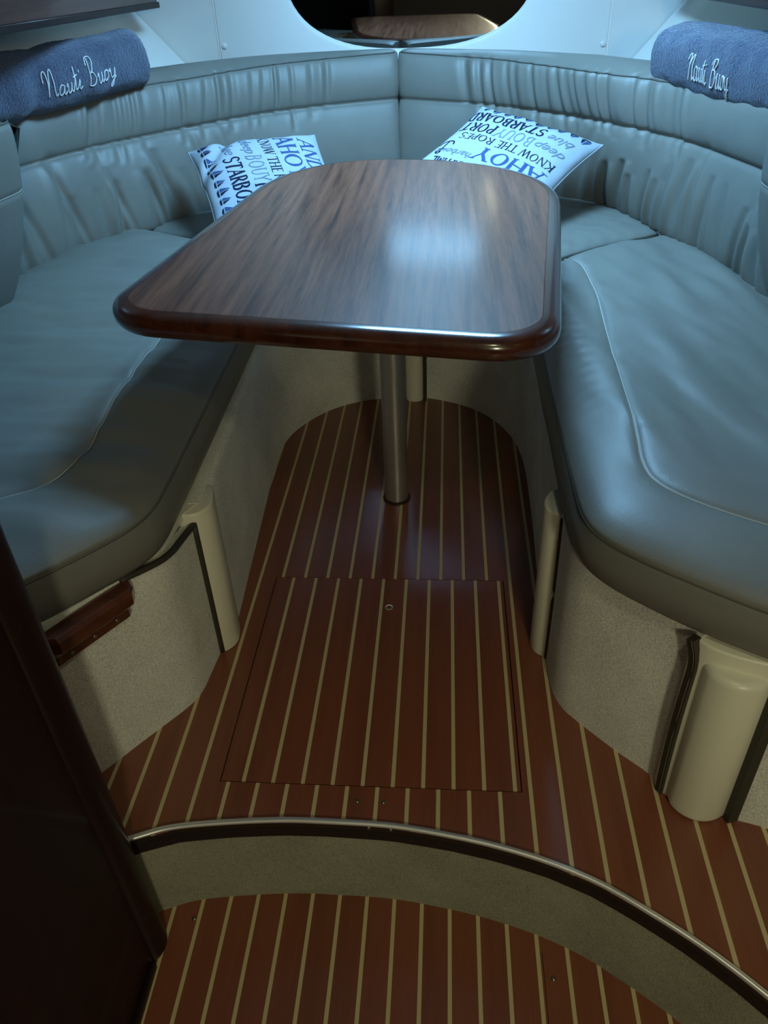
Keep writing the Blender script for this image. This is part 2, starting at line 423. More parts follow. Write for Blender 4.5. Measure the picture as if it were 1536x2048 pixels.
# starboard side
RB = base_unit('settee_base', 'carpeted settee base with dark bindings and a cream column under the seat on the right', (.4, .9, 0))
rp = catmull([(.207, 1.098), (.209, 1.02), (.221, .975), (.245, .941), (.305, .877), (.352, .832), (.368, .806)], 60)
ribbon('carpet_panel', rp, 0, ZB, .018, 'carpet', RB, side=1)
rp2 = catmull([(.462, .752), (.52, .735), (.60, .70), (.72, .64), (.84, .56)], 30)
ribbon('carpet_panel', rp2, 0, ZB, .018, 'carpet', RB, side=1)
rpost = [(.27, 1.10), (.215, 1.092), (.197, 1.096), (.184, 1.108), (.178, 1.128), (.183, 1.155), (.20, 1.18), (.27, 1.19)]
prism('corner_post', chaikin(rpost, 2), 0, ZB - .002, 'gelcoat', RB, .004, True)
tube('binding', [(.2085, 1.092 - .006 * math.sin(math.pi * q), .004 + q * .34) for q in np.linspace(0, 1, 14)], .0055, 'binding', RB, 8)
cc = (.4185, .789); cr = .0505
a0 = math.radians(-158); a1 = math.radians(-40)
colp = [(cc[0] + cr * math.cos(a), cc[1] + cr * math.sin(a)) for a in np.linspace(a0, a1, 18)]
prism('moulded_column', colp + [(.49, .80), (.44, .86), (.37, .83)], 0, .322, 'gelcoat', RB, .012, True)
prism('moulded_back', chaikin([(.352, .82), (.366, .79), (.40, .768), (.455, .752), (.50, .745), (.53, .80), (.44, .90)], 2), .0, ZB - .003, 'gelcoat', RB, .004, True)
bz = np.linspace(.004, .349, 20)
curve1 = [(.366 - .004 * math.sin(math.pi * min(1, z / .35)) - .012 * max(0, (z - .29) / .06) ** 2, .798 + .006 * max(0, (z - .29) / .06) ** 2, z) for z in bz]
sweep('binding', curve1, [(-.008, -.006), (.008, -.006), (.008, .006), (-.008, .006)], 'binding', RB, up=(.55, -.83, 0), smooth=False)
tube('binding_stitching', [(x - .005, y - .0065, z) for x, y, z in curve1], .0009, 'binding_thread', RB, 5)
sweep('binding', [(.463, .748, z) for z in bz], [(-.009, -.006), (.009, -.006), (.009, .006), (-.009, .006)], 'binding', RB, up=(.3, -.95, 0), smooth=False)
rtop = [tuple(p) for p in arch[62::2]] + [tuple(p) for p in rp[::4]] + [(.43, .80)] + [tuple(p) for p in rp2[::4]] + [(.95, .6), (.95, 1.8), (.75, 2.5), (.45, 2.95), (-.16, 3.2), (-.16, 2.4)]
prism('seat_board', [(x + .012 if x > .15 and y < 2.0 else x, y + (.01 if y < 1.1 else 0)) for x, y in rtop], ZB - .012, ZB - .001, 'gelcoat', RB)

# ------------------------------------------------------------------ seat cushions
def cushion(name, label, group, outline, zb, zp, crown, stitch=None, wr=None, seed=1., it=2, bulge=.010, wire=None):
    P = resample(chaikin(outline, it), .013)
    area = .5 * np.sum(P[:, 0] * np.roll(P[:, 1], -1) - np.roll(P[:, 0], -1) * P[:, 1])
    if area < 0: P = P[::-1]
    n = len(P)
    T = np.roll(P, -1, 0) - np.roll(P, 1, 0); T /= np.linalg.norm(T, axis=1)[:, None]; IN = np.stack([-T[:, 1], T[:, 0]], 1)
    extra = []
    for d in (.004, .010, .019, .031):
        extra.append(P + IN * d)
    lo, hi = P.min(0), P.max(0); s = .0115
    gx, gy = np.meshgrid(np.arange(lo[0], hi[0], s), np.arange(lo[1], hi[1], s)); G = np.stack([gx.ravel(), gy.ravel()], 1)
    G[:, 0] += (np.arange(len(G)) % 2) * .001
    G = G[inside(G, P)]; G = G[dist_poly(G, P) > .040]
    ST = None
    if stitch is not None:
        ST = resample(catmull(stitch, 120), .012, False)
        G = G[dist_poly(G, ST, False) > .0125]
        t = np.gradient(ST, axis=0); t /= np.linalg.norm(t, axis=1)[:, None]; nn = np.stack([-t[:, 1], t[:, 0]], 1)
        keep = [ST] + [ST + nn * d for d in (-.009, -.004, .004, .009)]
        extra += [k_[inside(k_, P) & (dist_poly(k_, P) > .036)] for k_ in keep]
    E = np.vstack(extra + [G]); E = E[inside(E, P)]
    de = dist_poly(E, P); E = E[de > .003]
    V, F = cdt_fill(P, E)
    d = dist_poly(V, P)
    z = zp + crown * (1 - np.exp(-d / .055)) + .006 * np.sqrt(np.clip(d / .02, 0, 1))
    w = np.clip(d / .06, 0, 1)
    if wr: z = z + w * wr(V[:, 0], V[:, 1])
    if ST is not None:
        ds = dist_poly(V, ST, False); z = z - .0045 * np.exp(-(ds / .0042) ** 2) - .003 * np.exp(-(ds / .018) ** 2)
    verts = [(x, y, zz) for (x, y), zz in zip(V, z)]; faces = [list(f) for f in F]
    # side walls start at outline verts (first n of the CDT output keep their order)
    ring0 = list(range(n)); rows = [ring0]
    prof = [(.0015, zp - .004), (-.0005, zp - .0065)] + [(-bulge * math.sin(math.pi * q), zp - .008 - (zp - .008 - zb) * q) for q in (.1, .25, .45, .65, .85, .97)] + [(.006, zb)]
    sidew = [bulge * .25 * noise.noise(Vector((P[i][0] * 7, P[i][1] * 7, seed))) for i in range(n)]
    for inn, zz in prof:
        st = len(verts)
        for i in range(n):
            q = P[i] + IN[i] * (inn - sidew[i]); verts.append((q[0], q[1], zz))
        rows.append(list(range(st, st + n)))
    for a_, c in zip(rows[:-1], rows[1:]):
        faces += [[a_[i], a_[(i + 1) % n], c[(i + 1) % n], c[i]] for i in range(n)]
    faces.append(rows[-1][::-1])
    root = empty(name, (float(P[:, 0].mean()), float(P[:, 1].mean()), zb), label, 'cushion', group)
    mesh('cushion_body', verts, faces, 'leather', root, True)
    tube('piping', [(p[0] + q[0] * .001, p[1] + q[1] * .001, zp - .0035) for p, q in zip(P, IN)], .0026, 'leather_seam', root, 6, True)
    if ST is not None:
        zs = []
        for p in ST:
            j = int(np.argmin(((V - p) ** 2).sum(1))); zs.append(z[j])
        tube('stitching', [(p[0], p[1], zz + .0008) for p, zz in zip(ST, zs)], .0011, 'stitch', root, 5)
    return root

def wr_right(x, y):
    a = fbm(x + .06 * y, y, 8.5, 1.4, 3.1, 2) * .019
    b_ = fbm(x + .3 * y, y, 15, 3.5, 8.2, 2) * .004
    c = .003 * np.sin(y * 150 + 2 * np.sin(x * 9)) * np.exp(-((x - .262) / .028) ** 2) * np.exp(-((y - 1.62) / .26) ** 2)
    k_ = np.clip((y - .98) / .25, 0, 1)
    return (a + b_) * (.12 + .88 * k_ * k_ * (3 - 2 * k_)) + c
def wr_left(x, y): return fbm(x, y, 2.2, 7.5, 5.7) * .010 + fbm(x, y, 5, 13, 1.7, 2) * .0035
R_OUT = [(.437, .757), (.60, .668), (.82, .545), (.90, .62), (.89, 1.0), (.86, 1.5), (.81, 1.82), (.785, 2.01), (.745, 2.2), (.69, 2.38), (.65, 2.42), (.60, 2.38), (.46, 2.30), (.34, 2.20), (.27, 2.12),
         (.224, 1.95), (.212, 1.72), (.211, 1.45), (.211, 1.276), (.211, 1.12), (.212, 1.04), (.213, .985), (.224, .935), (.262, .885), (.355, .812)]
seatR = cushion('seat_cushion', 'grey leather settee seat cushion in front of the cream column, on the right', 'settee seat cushions', R_OUT, .357, .436, .036,
                [(.300, 2.20), (.337, 2.13), (.358, 2.06), (.363, 1.92), (.363, 1.80), (.340, 1.42), (.325, 1.165), (.319, 1.07), (.333, 1.014), (.382, .962), (.46, .912), (.62, .83), (.83, .70)], wr_right, 2.)
L_OUT = [(-.480, 1.78), (-.472, 1.403), (-.467, 1.168), (-.465, 1.065), (-.465, .995), (-.476, .948), (-.511, .893), (-.596, .797), (-.75, .645), (-.93, .50), (-1.05, .45), (-1.2, .6), (-1.28, 1.2), (-1.265, 1.83), (-1.25, 2.1),
         (-1.17, 2.37), (-1.08, 2.53), (-.99, 2.548), (-.871, 2.487), (-.737, 2.412), (-.62, 2.31), (-.53, 2.16), (-.490, 1.98)]
seatL = cushion('seat_cushion', 'grey leather settee seat cushion above the wooden pull handle, on the left', 'settee seat cushions', L_OUT, .357, .436, .036,
                [(-.66, 2.30), (-.650, 1.95), (-.640, 1.565), (-.632, 1.30), (-.621, 1.10), (-.623, 1.045), (-.645, 1.005), (-.701, .962), (-.82, .87), (-1.0, .74), (-1.12, .66)], wr_left, 4.)
cushion('seat_cushion', 'small grey leather corner seat cushion under the pillow on the right', 'settee corner seat cushions',
        [(-.155, 2.25), (.06, 2.20), (.18, 2.10), (.25, 2.12), (.33, 2.215), (.46, 2.318), (.60, 2.395), (.655, 2.435), (.60, 2.67), (.48, 2.85), (.18, 3.03), (-.155, 3.15)], .357, .440, .018, None,
        lambda x, y: fbm(x, y, 14, 14, 2.2) * .003 - .004 * np.exp(-((y - 2.33 - .5 * (x - .46)) / .03) ** 2) * np.sin(x * 120), 3., 1)
cushion('seat_cushion', 'small grey leather corner seat cushion under the pillow on the left', 'settee corner seat cushions',
        [(-.165, 2.25), (-.38, 2.16), (-.48, 2.08), (-.54, 2.19), (-.63, 2.335), (-.737, 2.43), (-.871, 2.503), (-1.03, 2.575), (-.93, 2.72), (-.80, 2.83), (-.52, 3.02), (-.165, 3.15)], .357, .440, .018, None,
        lambda x, y: fbm(x, y, 10, 10, 6.2) * .003, 5., 1)

# ------------------------------------------------------------------ backrests
def backrest(name, label, group, B, T, zt, seed, ts=.66, flip=1, rise=(.004, .035), nt=72, n_s=300, end_roll=(.012, .03), lean=.10, pl_up=(.16, .72), pl_lo=(.34, .97), amp=1.0, topw=.085, roll=.012, bs=1., single=False):
    rnd = random.Random(seed)
    Bp = catmull(B, n_s); Tp = catmull(T, n_s)
    S = np.linspace(0, 1, n_s); L = float(np.linalg.norm(np.diff(Bp[:, :2], axis=0), axis=1).sum())
    tan = np.gradient((Bp + Tp)[:, :2], axis=0); tan /= np.linalg.norm(tan, axis=1)[:, None]
    IN = np.stack([tan[:, 1], -tan[:, 0]], 1) * -flip
    pleats = []
    s = pl_up[0]
    while s < pl_up[1]:
        pleats.append((s, rnd.uniform(.008, .020) / L, rnd.uniform(.004, .0125), rnd.uniform(ts - .17, ts - .02), 1.10, rnd.uniform(-.05, .03)))
        s += rnd.uniform(.025, .085) / L
    s = pl_lo[0]
    while s < pl_lo[1]:
        pleats.append((s, rnd.uniform(.010, .022) / L, rnd.uniform(.005, .014), -.1, rnd.uniform(.35, .72), rnd.uniform(.10, .34)))
        s += rnd.uniform(.035, .08) / L
    vs = []; fs = []
    ntop = 12
    for i in range(n_s):
        s = S[i]; d0 = s * L; d1 = (1 - s) * L
        er = end_roll[0] * math.exp(-(d0 / roll) ** 1.3) + end_roll[1] * math.exp(-d1 / .014)
        for j in range(nt):
            t = j / (nt - 1)
            p = Bp[i] * (1 - t) + Tp[i] * t
            if t < ts: u = t / ts; bul = bs * .026 * (max(0, 1 - (2 * u - 1) ** 2)) ** .6
            else: u = (t - ts) / (1 - ts); bul = bs * .018 * (max(0, 1 - (2 * u - 1) ** 2)) ** .6
            if single: bul = bs * .026 * (max(0, 1 - (2 * t - 1) ** 2)) ** .6
            w = 0.
            for s0, sw, am, t0, t1, ln in pleats:
                if t < t0 or t > t1: continue
                c = s0 + ln * (t - t0) / (L * 2.2) * 1.6
                x = (s - c) / sw
                if abs(x) > 4: continue
                e = math.sin(math.pi * min(1, max(0, (t - t0) / (t1 - t0)))) ** .55
                w -= am * amp * e * (math.exp(-x * x) - .55 * math.exp(-(x - 1.7) ** 2))
            gr = .0045 * math.exp(-((t - ts) / .012) ** 2)
            disp = bul + w - gr - er + .004 * noise.noise(Vector((s * 9, t * 3, seed)))
            vs.append((p[0] + IN[i][0] * disp, p[1] + IN[i][1] * disp, p[2]))
        rs = rise[0] + (rise[1] - rise[0]) * min(1, s * 2.2)
        for j in range(1, ntop + 1):
            q = j / ntop; p = Tp[i]
            if q < .75:
                a_ = q / .75; o_ = topw * a_; zz = p[2] + rs * math.sin(a_ * math.pi / 2) + .006 * math.sin(math.pi * a_)
            else:
                a_ = (q - .75) / .25; o_ = topw + .012 * a_; zz = p[2] + rs - .25 * a_
            vs.append((p[0] - IN[i][0] * o_, p[1] - IN[i][1] * o_, zz - er * .4))
    k = nt + ntop
    for i in range(n_s - 1): fs += [[i * k + j, (i + 1) * k + j, (i + 1) * k + j + 1, i * k + j + 1] for j in range(k - 1)]
    fs += [list(range(k)), list(range((n_s - 1) * k, n_s * k))[::-1]]
    fs += [[i * k + k - 1, (i + 1) * k + k - 1, (i + 1) * k, i * k] for i in range(n_s - 1)]
    root = empty(name, tuple(Bp.mean(0)), label, 'backrest', group)
    mesh('cushion_body', vs, fs, 'leather', root, True)
    jt = nt - 1
    tube('piping', [Vector(vs[i * k + jt]) + Vector((IN[i][0] * .001, IN[i][1] * .001, .001)) for i in range(2, n_s - 2, 2)], .0026, 'leather_seam', root, 6)
    js = round(ts * (nt - 1))
    tube('stitching', [Vector(vs[i * k + js]) + Vector((IN[i][0] * .0008, IN[i][1] * .0008, 0)) for i in range(2, n_s - 2, 2)], .0009, 'stitch', root, 5)
    return root
zb = .448
LBp = [(-.1722, 3.105, zb), (-.50, 2.985, zb), (-.792, 2.781, zb), (-.965, 2.545, zb), (-1.10, 2.355, zb), (-1.19, 2.10, zb), (-1.22, 1.86, zb)]
LTp = [(-.1762, 3.20, .873), (-.43, 3.118, .868), (-.645, 3.0, .862), (-.835, 2.83, .852), (-.94, 2.72, .850), (-1.08, 2.52, .846), (-1.21, 2.28, .840), (-1.275, 2.05, .838)]
backrest('backrest_cushion', 'pleated grey leather backrest behind the left pillow, from the corner seam to the left towel', 'settee backrests', LBp, LTp, .87, 11, flip=1)
RBp = [(-.1718, 3.105, zb), (.15, 2.975, zb), (.441, 2.805, zb), (.545, 2.681, zb), (.640, 2.398, zb), (.705, 2.201, zb), (.745, 2.011, zb), (.765, 1.815, zb)]
RTp = [(-.1758, 3.20, .873), (.07, 3.12, .858), (.20, 3.03, .852), (.475, 2.72, .838), (.577, 2.61, .833), (.665, 2.46, .830), (.735, 2.25, .826), (.79, 2.0, .824)]
backrest('backrest_cushion', 'pleated grey leather backrest behind the right pillow, from the corner seam to the right towel', 'settee backrests', RBp, RTp, .87, 23, flip=-1)
# aft side backrests, cut by the edge of the picture
backrest('backrest_cushion', 'smooth grey leather side backrest at the left edge, beside the left towel', 'settee side backrests',
         [(-1.115, 1.90, zb), (-1.13, 1.70, zb), (-1.16, 1.3, zb), (-1.17, .9, zb)], [(-.985, 1.93, .872), (-1.03, 1.70, .872), (-1.09, 1.3, .872), (-1.12, .9, .872)], .86, 31, flip=1, amp=.3, end_roll=(.055, .02), topw=.13, n_s=160, roll=.030, bs=1.7, single=True)
backrest('backrest_cushion', 'smooth grey leather side backrest at the right edge, below the right towel', 'settee side backrests',
         [(.765, 1.88, zb), (.785, 1.68, zb), (.81, 1.3, zb), (.82, .9, zb)], [(.688, 1.91, .850), (.72, 1.70, .850), (.765, 1.3, .850), (.795, .9, .850)], .86, 37, flip=-1, amp=.3, end_roll=(.055, .02), topw=.13, n_s=160, roll=.030, bs=1.7, single=True)

# ------------------------------------------------------------------ table
TH = math.radians(6.7); TC = (-.14, 1.68); TZ = .680
def tloc(u, v, w):
    x = TC[0] + u * math.cos(TH) + v * math.sin(TH); y = TC[1] - u * math.sin(TH) + v * math.cos(TH)
    return Vector((x, y, TZ - .03 * (x - TC[0]) + w))
def table_outline():
    pts = []
    W = .382; r = .115
    for a in np.linspace(-180, -90, 14): pts.append((-W + r + r * math.cos(math.radians(a)), -.560 + r + r * math.sin(math.radians(a))))
    for a in np.linspace(-90, 0, 14): pts.append((W - r + r * math.cos(math.radians(a)), -.560 + r + r * math.sin(math.radians(a))))
    for a in np.linspace(0, 180, 60):
        c, s = math.cos(math.radians(a)), math.sin(math.radians(a))
        pts.append((W * math.copysign(abs(c) ** .88, c) - .02 * s ** 3, .29 + .425 * abs(s) ** .95))
    return resample(np.array(pts), .02)
OUT = table_outline(); n = len(OUT)
Tt = np.roll(OUT, -1, 0) - np.roll(OUT, 1, 0); Tt /= np.linalg.norm(Tt, axis=1)[:, None]; TIN = np.stack([-Tt[:, 1], Tt[:, 0]], 1)
table = empty('pedestal_table', (-.12, 1.652, 0), 'glossy mahogany table with a rounded far end on one steel leg', 'table')
def rings(name, prof, mat, cap0, cap1, ang=35):
    vs = []; fs = []
    for d, z in prof: vs += [tloc(*(OUT[i] + TIN[i] * d), z) for i in range(n)]
    for a in range(len(prof) - 1): fs += [[a * n + i, a * n + (i + 1) % n, (a + 1) * n + (i + 1) % n, (a + 1) * n + i] for i in range(n)]
    if cap0: fs.append(list(range(n))[::-1])
    if cap1: fs.append(list(range((len(prof) - 1) * n, len(prof) * n)))
    o = mesh(name, vs, fs, mat, table, True); sharp(o, ang); return o
rings('table_top', [(.030, -.030), (.030, -.0006), (.032, 0.0)], 'table_wood', True, True, 4)
bull = [(.0298, -.040), (.014, -.0405), (.006, -.037), (.0015, -.030), (0, -.021), (.0015, -.013), (.006, -.0065), (.013, -.0025), (.022, -.0006), (.0298, -.0002), (.0298, -.040)]
rings('rounded_edge', bull, 'table_edge', False, False)
rings('underside', [(.031, -.039), (.031, -.031)], 'table_edge', True, True)
zt = TZ - .04
tiltm = None
lathe('leg', [(.030, .004), (.030, .5), (.030, zt - .002)], (-.12, 1.652, 0), 'steel', table, 40)
lathe('floor_socket', [(.036, .0002), (.036, .003), (.0315, .0055)], (-.12, 1.652, 0), 'nosing_black', table, 36)
lathe('mounting_plate', [(.032, zt - .05), (.075, zt - .012), (.09, zt - .008), (.09, zt + .0)], (-.12, 1.652, 0), 'steel', table, 36)

# ------------------------------------------------------------------ forward bulkhead, mirror, hull sides, lockers, ceiling
YB = 3.30
ZC = 1.70
def oval(cx, cz, a, b_, e=2.6, k=64):
    r = []
    for i in range(k):
        t = 2 * math.pi * i / k; c, s = math.cos(t), math.sin(t)
        r.append((cx + a * math.copysign(abs(c) ** (2 / e), c), cz + b_ * math.copysign(abs(s) ** (2 / e), s)))
    return r
wf = empty('wall_front', (-.13, YB, .5), kind='structure'); tag(wf, 'white forward bulkhead panels around the oval mirror')
XL, XR = -.845, .575
OC = (-.135, 1.150, .448, .275, 2.5)       # oval opening
ov = oval(*OC)
# centre panel as a frame around the oval
outer = []
for (x, z) in ov:
    dx, dz = x - OC[0], z - OC[1]
    k1 = ((XR - OC[0]) if dx > 0 else (OC[0] - XL)) / max(abs(dx), 1e-6); k2 = ((ZC - OC[1]) if dz > 0 else (OC[1] - .3)) / max(abs(dz), 1e-6)
    kk = min(k1, k2); outer.append((OC[0] + dx * kk, OC[1] + dz * kk))
vs = []; fs = []; k = len(ov)
lipA = oval(OC[0], OC[1], OC[2] + .014, OC[3] + .014, OC[4])
for ring, y in ((outer, YB + .012), (outer, YB - .004), (lipA, YB - .004), ([((a + c) / 2, (b_ + d) / 2) for (a, b_), (c, d) in zip(lipA, ov)], YB - .001), (ov, YB + .010), (ov, YB + .022)):
    vs += [(x, y, z) for x, z in ring]
for r in range(5): fs += [[r * k + i, r * k + (i + 1) % k, (r + 1) * k + (i + 1) % k, (r + 1) * k + i] for i in range(k)]
o = mesh('bulkhead_panel', vs, fs, 'liner', wf, True); sharp(o, 30)
# fill corners between the star-shaped outer ring and the rectangle
for xa, xb in ((-1.75, XL - .004), (XR + .004, 1.45)): box('bulkhead_panel', (xa, YB + .002, .3), (xb, YB + .02, ZC), 'liner', wf, .004)
for sx in (-1, 1):
    for sz in (-1, 1):
        X = XR if sx > 0 else XL; Z = ZC if sz > 0 else .3
        near = [p for p in outer if (p[0] - OC[0]) * sx > 0 and (p[1] - OC[1]) * sz > 0]
        px = [p for p in near if abs(p[0] - X) < 1e-6]; pz = [p for p in near if abs(p[1] - Z) < 1e-6]
        if px and pz:
            a = max(px, key=lambda p: abs(p[1] - OC[1])); c = max(pz, key=lambda p: abs(p[0] - OC[0]))
            tri = [a, (X, Z), c]
            mesh('bulkhead_panel', [(x, y, z) for y in (YB - .004, YB + .012) for x, z in tri], [[0, 1, 2], [5, 4, 3], [0, 1, 4, 3], [1, 2, 5, 4], [2, 0, 3, 5]], 'liner', wf)
box('backing_board', (-1.75, YB + .036, ZL - .06), (1.45, YB + .05, ZC), 'liner', wf)
for x in (XL - .002, XR + .002): box('joint_groove', (x - .006, YB - .0005, .3), (x + .006, YB + .0018, ZC), 'hull', wf)
for x, z in ((XL + .016, .905), (XR - .013, .868), (XL + .016, 1.35), (XR - .013, 1.35)): screw((x, YB - .004, z), (0, -1, 0), .0105, 'screw_white', wf)
MZ, MRAD = 1.06, 1.9          # slightly bowed sheet, bulging into the cabin
mp = np.array(oval(OC[0], OC[1], OC[2] + .001, OC[3] + .001, OC[4]))
gx, gz = np.meshgrid(np.arange(OC[0] - .46, OC[0] + .46, .03), np.arange(OC[1] - .28, OC[1] + .28, .012)); G = np.stack([gx.ravel(), gz.ravel()], 1)
G = G[inside(G, mp)]; G = G[dist_poly(G, mp) > .006]
mv, mf = cdt_fill(mp, G)
mr = mesh('oval_mirror', [(x, YB + .006 + (z - MZ) ** 2 / (2 * MRAD), z) for x, z in mv] + [(x, YB + .034, z) for x, z in mp],
          [list(f) for f in mf] + [[i, (i + 1) % k, len(mv) + (i + 1) % k, len(mv) + i] for i in range(k)] + [list(range(len(mv), len(mv) + k))], 'mirror', None, True, False)
sharp(mr, 40)
tag(mr, 'dark oval mirror set in the white bulkhead above the backrest', 'mirror')

def slab(name, a, b_, c, d, thick, mat, kind=None, label=None, parent=None):
    a, b_, c, d = map(Vector, (a, b_, c, d)); nrm = (b_ - a).cross(d - a).normalized() * thick
    vs = [a, b_, c, d] + [p + nrm for p in (a, b_, c, d)]
    o = mesh(name, vs, [[0, 1, 2, 3], [7, 6, 5, 4], [0, 4, 5, 1], [1, 5, 6, 2], [2, 6, 7, 3], [3, 7, 4, 0]], mat, parent)
    return tag(o, label, None, None, kind)
slab('wall_left', (-.965, YB, .80), (-1.72, .4, .80), (-1.76, .4, 1.10), (-1.245, YB, 1.10), -.02, 'hull', 'structure', 'pale hull side lining behind the left towel')
slab('wall_right', (.648, YB, .76), (1.33, .4, .76), (1.44, .4, 1.06), (.918, YB, 1.06), .02, 'hull', 'structure', 'pale hull side lining behind the right towel')
for nm, x0_, x1_, lab, yy in (('overhead_locker', -1.75, -1.012, 'dark mahogany locker front overhead at the upper left corner', 3.16), ('overhead_locker', .746, 1.45, 'mahogany locker front overhead at the upper right corner', 3.2)):
    zl = 1.043 if x0_ < 0 else 1.022
    lk = empty(nm, ((x0_ + x1_) / 2, 2., zl), lab, 'locker')
    fx = x1_ if x0_ < 0 else x0_; s = 1 if x0_ < 0 else -1
    box('locker_body', (min(x0_, x1_), .4, zl + .02), (max(x0_, x1_), yy, ZC), 'locker_wood', lk, .003) if False else None
    box('front_board', (min(fx, fx - s * .018), .4, zl), (max(fx, fx - s * .018), yy, ZC - .005), 'locker_wood', lk, .003)
    box('bottom_board', (min(fx - s * .02, fx - s * .70), .4, zl + .008), (max(fx - s * .02, fx - s * .70), yy, zl + .022), 'hull', lk, .002)
    box('bottom_moulding', (min(fx - s * .012, fx + s * .008), .4, zl - .006), (max(fx - s * .012, fx + s * .008), yy, zl + .012), 'dark_wood', lk, .003)
# ceiling with the deck hatch opening
hx0, hx1, hy0, hy1 = HATCH[0] - .25, HATCH[0] + .25, HATCH[1] - .25, HATCH[1] + .25
ce = empty('ceiling', (0, 1, ZC), kind='structure'); tag(ce, 'pale headlining above the cabin')
for a, b_ in (((-1.8, -1.7), (1.5, hy0)), ((-1.8, hy1), (1.5, 2.66)), ((-1.8, hy0), (hx0, hy1)), ((hx1, hy0), (1.5, hy1))):
    box('headlining_panel', (a[0], a[1], ZC), (b_[0], b_[1], ZC + .03), 'ceiling', ce)
slab('headlining_panel', (-1.8, 2.66, ZC), (1.5, 2.66, ZC), (1.5, YB + .06, 1.555), (-1.8, YB + .06, 1.555), .03, 'ceiling', parent=ce)
hf = empty('deck_hatch', (HATCH[0], HATCH[1], ZC), 'square deck hatch frame in the headlining above the table', 'hatch')
for a, b_ in (((hx0 - .03, hy0 - .03), (hx1 + .03, hy0)), ((hx0 - .03, hy1), (hx1 + .03, hy1 + .03)), ((hx0 - .03, hy0), (hx0, hy1)), ((hx1, hy0), (hx1 + .03, hy1))):
    box('frame_bar', (a[0], a[1], ZC - .012), (b_[0], b_[1], ZC + .062), 'liner', hf, .003)
lm = empty('ceiling_lamp', (.24, .10, ZC), 'round warm ceiling lamp over the step', 'lamp')
lathe('lamp_rim', [(.066, -.010), (.078, -.008), (.082, 0.0)], (.24, .10, ZC), 'chrome', lm, 28)
lm = empty('aft_fill_lamp', (.60, -1.69, 1.38), 'unseen round fitting added on the aft bulkhead for warm fill light', 'lamp')  # invented fitting out of view, built around the added aft fill
lathe('lamp_rim', [(.125, -.010), (.135, .02), (.115, .085), (.112, .086)], (.60, -1.69, 1.38), 'chrome', lm, 28, Matrix.Rotation(math.radians(-90), 4, 'X'))
# remaining shell of the cabin, aft of the camera and at the sides
slab('wall_back', (-1.8, -1.7, ZL - .05), (1.5, -1.7, ZL - .05), (1.5, -1.7, ZC + .03), (-1.8, -1.7, ZC + .03), -.03, 'dark_room', 'structure', 'dark aft bulkhead')
slab('wall_left_outer', (-1.78, -1.7, ZL - .05), (-1.78, YB + .06, ZL - .05), (-1.78, YB + .06, ZC + .03), (-1.78, -1.7, ZC + .03), .03, 'dark_room', 'structure', 'outer hull side on the left')
slab('wall_right_outer', (1.48, -1.7, ZL - .05), (1.48, YB + .06, ZL - .05), (1.48, YB + .06, ZC + .03), (1.48, -1.7, ZC + .03), -.03, 'dark_room', 'structure', 'outer hull side on the right')
slab('floor_bilge', (-1.8, -1.7, ZL - .06), (1.5, -1.7, ZL - .06), (1.5, YB + .06, ZL - .06), (-1.8, YB + .06, ZL - .06), -.03, 'dark_room', 'structure', 'hull bottom under the soles')
slab('wall_right_aft', (.86, -1.7, ZL - .05), (.86, .46, ZL - .05), (.86, .46, ZC), (.86, -1.7, ZC), -.03, 'dark_room', 'structure', 'galley side on the right behind the picture')

# dark partition with rounded nosing at the left
pt = empty('wall_partition', (-.49, .3, ZL), kind='structure'); tag(pt, 'dark mahogany partition with a rounded edge at the left')
box('partition_panel', (-.515, -1.6, ZL), (-.486, .612, ZC), 'dark_wood', pt, .002)
nose = [(-.500 + .0285 * math.cos(a), .618 + .034 * math.sin(a)) for a in np.linspace(-math.pi * .35, math.pi * 1.35, 22)]
prism('rounded_nosing', nose, ZL + .004, ZC - .005, 'dark_wood', pt, .003, True)
box('partition_skirting', (-.486, -1.6, ZL), (-.478, .585, ZL + .02), 'dark_wood', pt, .002)

# ------------------------------------------------------------------ pillows with print
def font_mesh(txt, size, shear=0., bold=0.):
    cu = bpy.data.curves.new('t', 'FONT'); cu.body = txt; cu.size = size; cu.shear = shear; cu.offset = bold; cu.resolution_u = 4
    cu.align_x = 'LEFT'
    o = bpy.data.objects.new('t', cu); COL.objects.link(o)
    dg = bpy.context.evaluated_depsgraph_get(); dg.update()
    me = bpy.data.meshes.new_from_object(o.evaluated_get(dg))
    bm = bmesh.new(); bm.from_mesh(me); bmesh.ops.triangulate(bm, faces=bm.faces)
    for _ in range(4):
        le = [e for e in bm.edges if e.calc_length() > .012]
        if not le: break
        bmesh.ops.subdivide_edges(bm, edges=le, cuts=1); bmesh.ops.triangulate(bm, faces=[f for f in bm.faces if len(f.verts) > 3])
    v = [tuple(x.co) for x in bm.verts]; f = [[x.index for x in fc.verts] for fc in bm.faces]
    bm.verts.index_update(); f = [[x.index for x in fc.verts] for fc in bm.faces]
    bm.free(); bpy.data.objects.remove(o); bpy.data.curves.remove(cu); bpy.data.meshes.remove(me)
    return v, f
def poly_mesh(P):
    P = resample(np.array(P, float), .012); V, F = cdt_fill(P, [])
    return [(x, y, 0) for x, y in V], [list(f) for f in F]
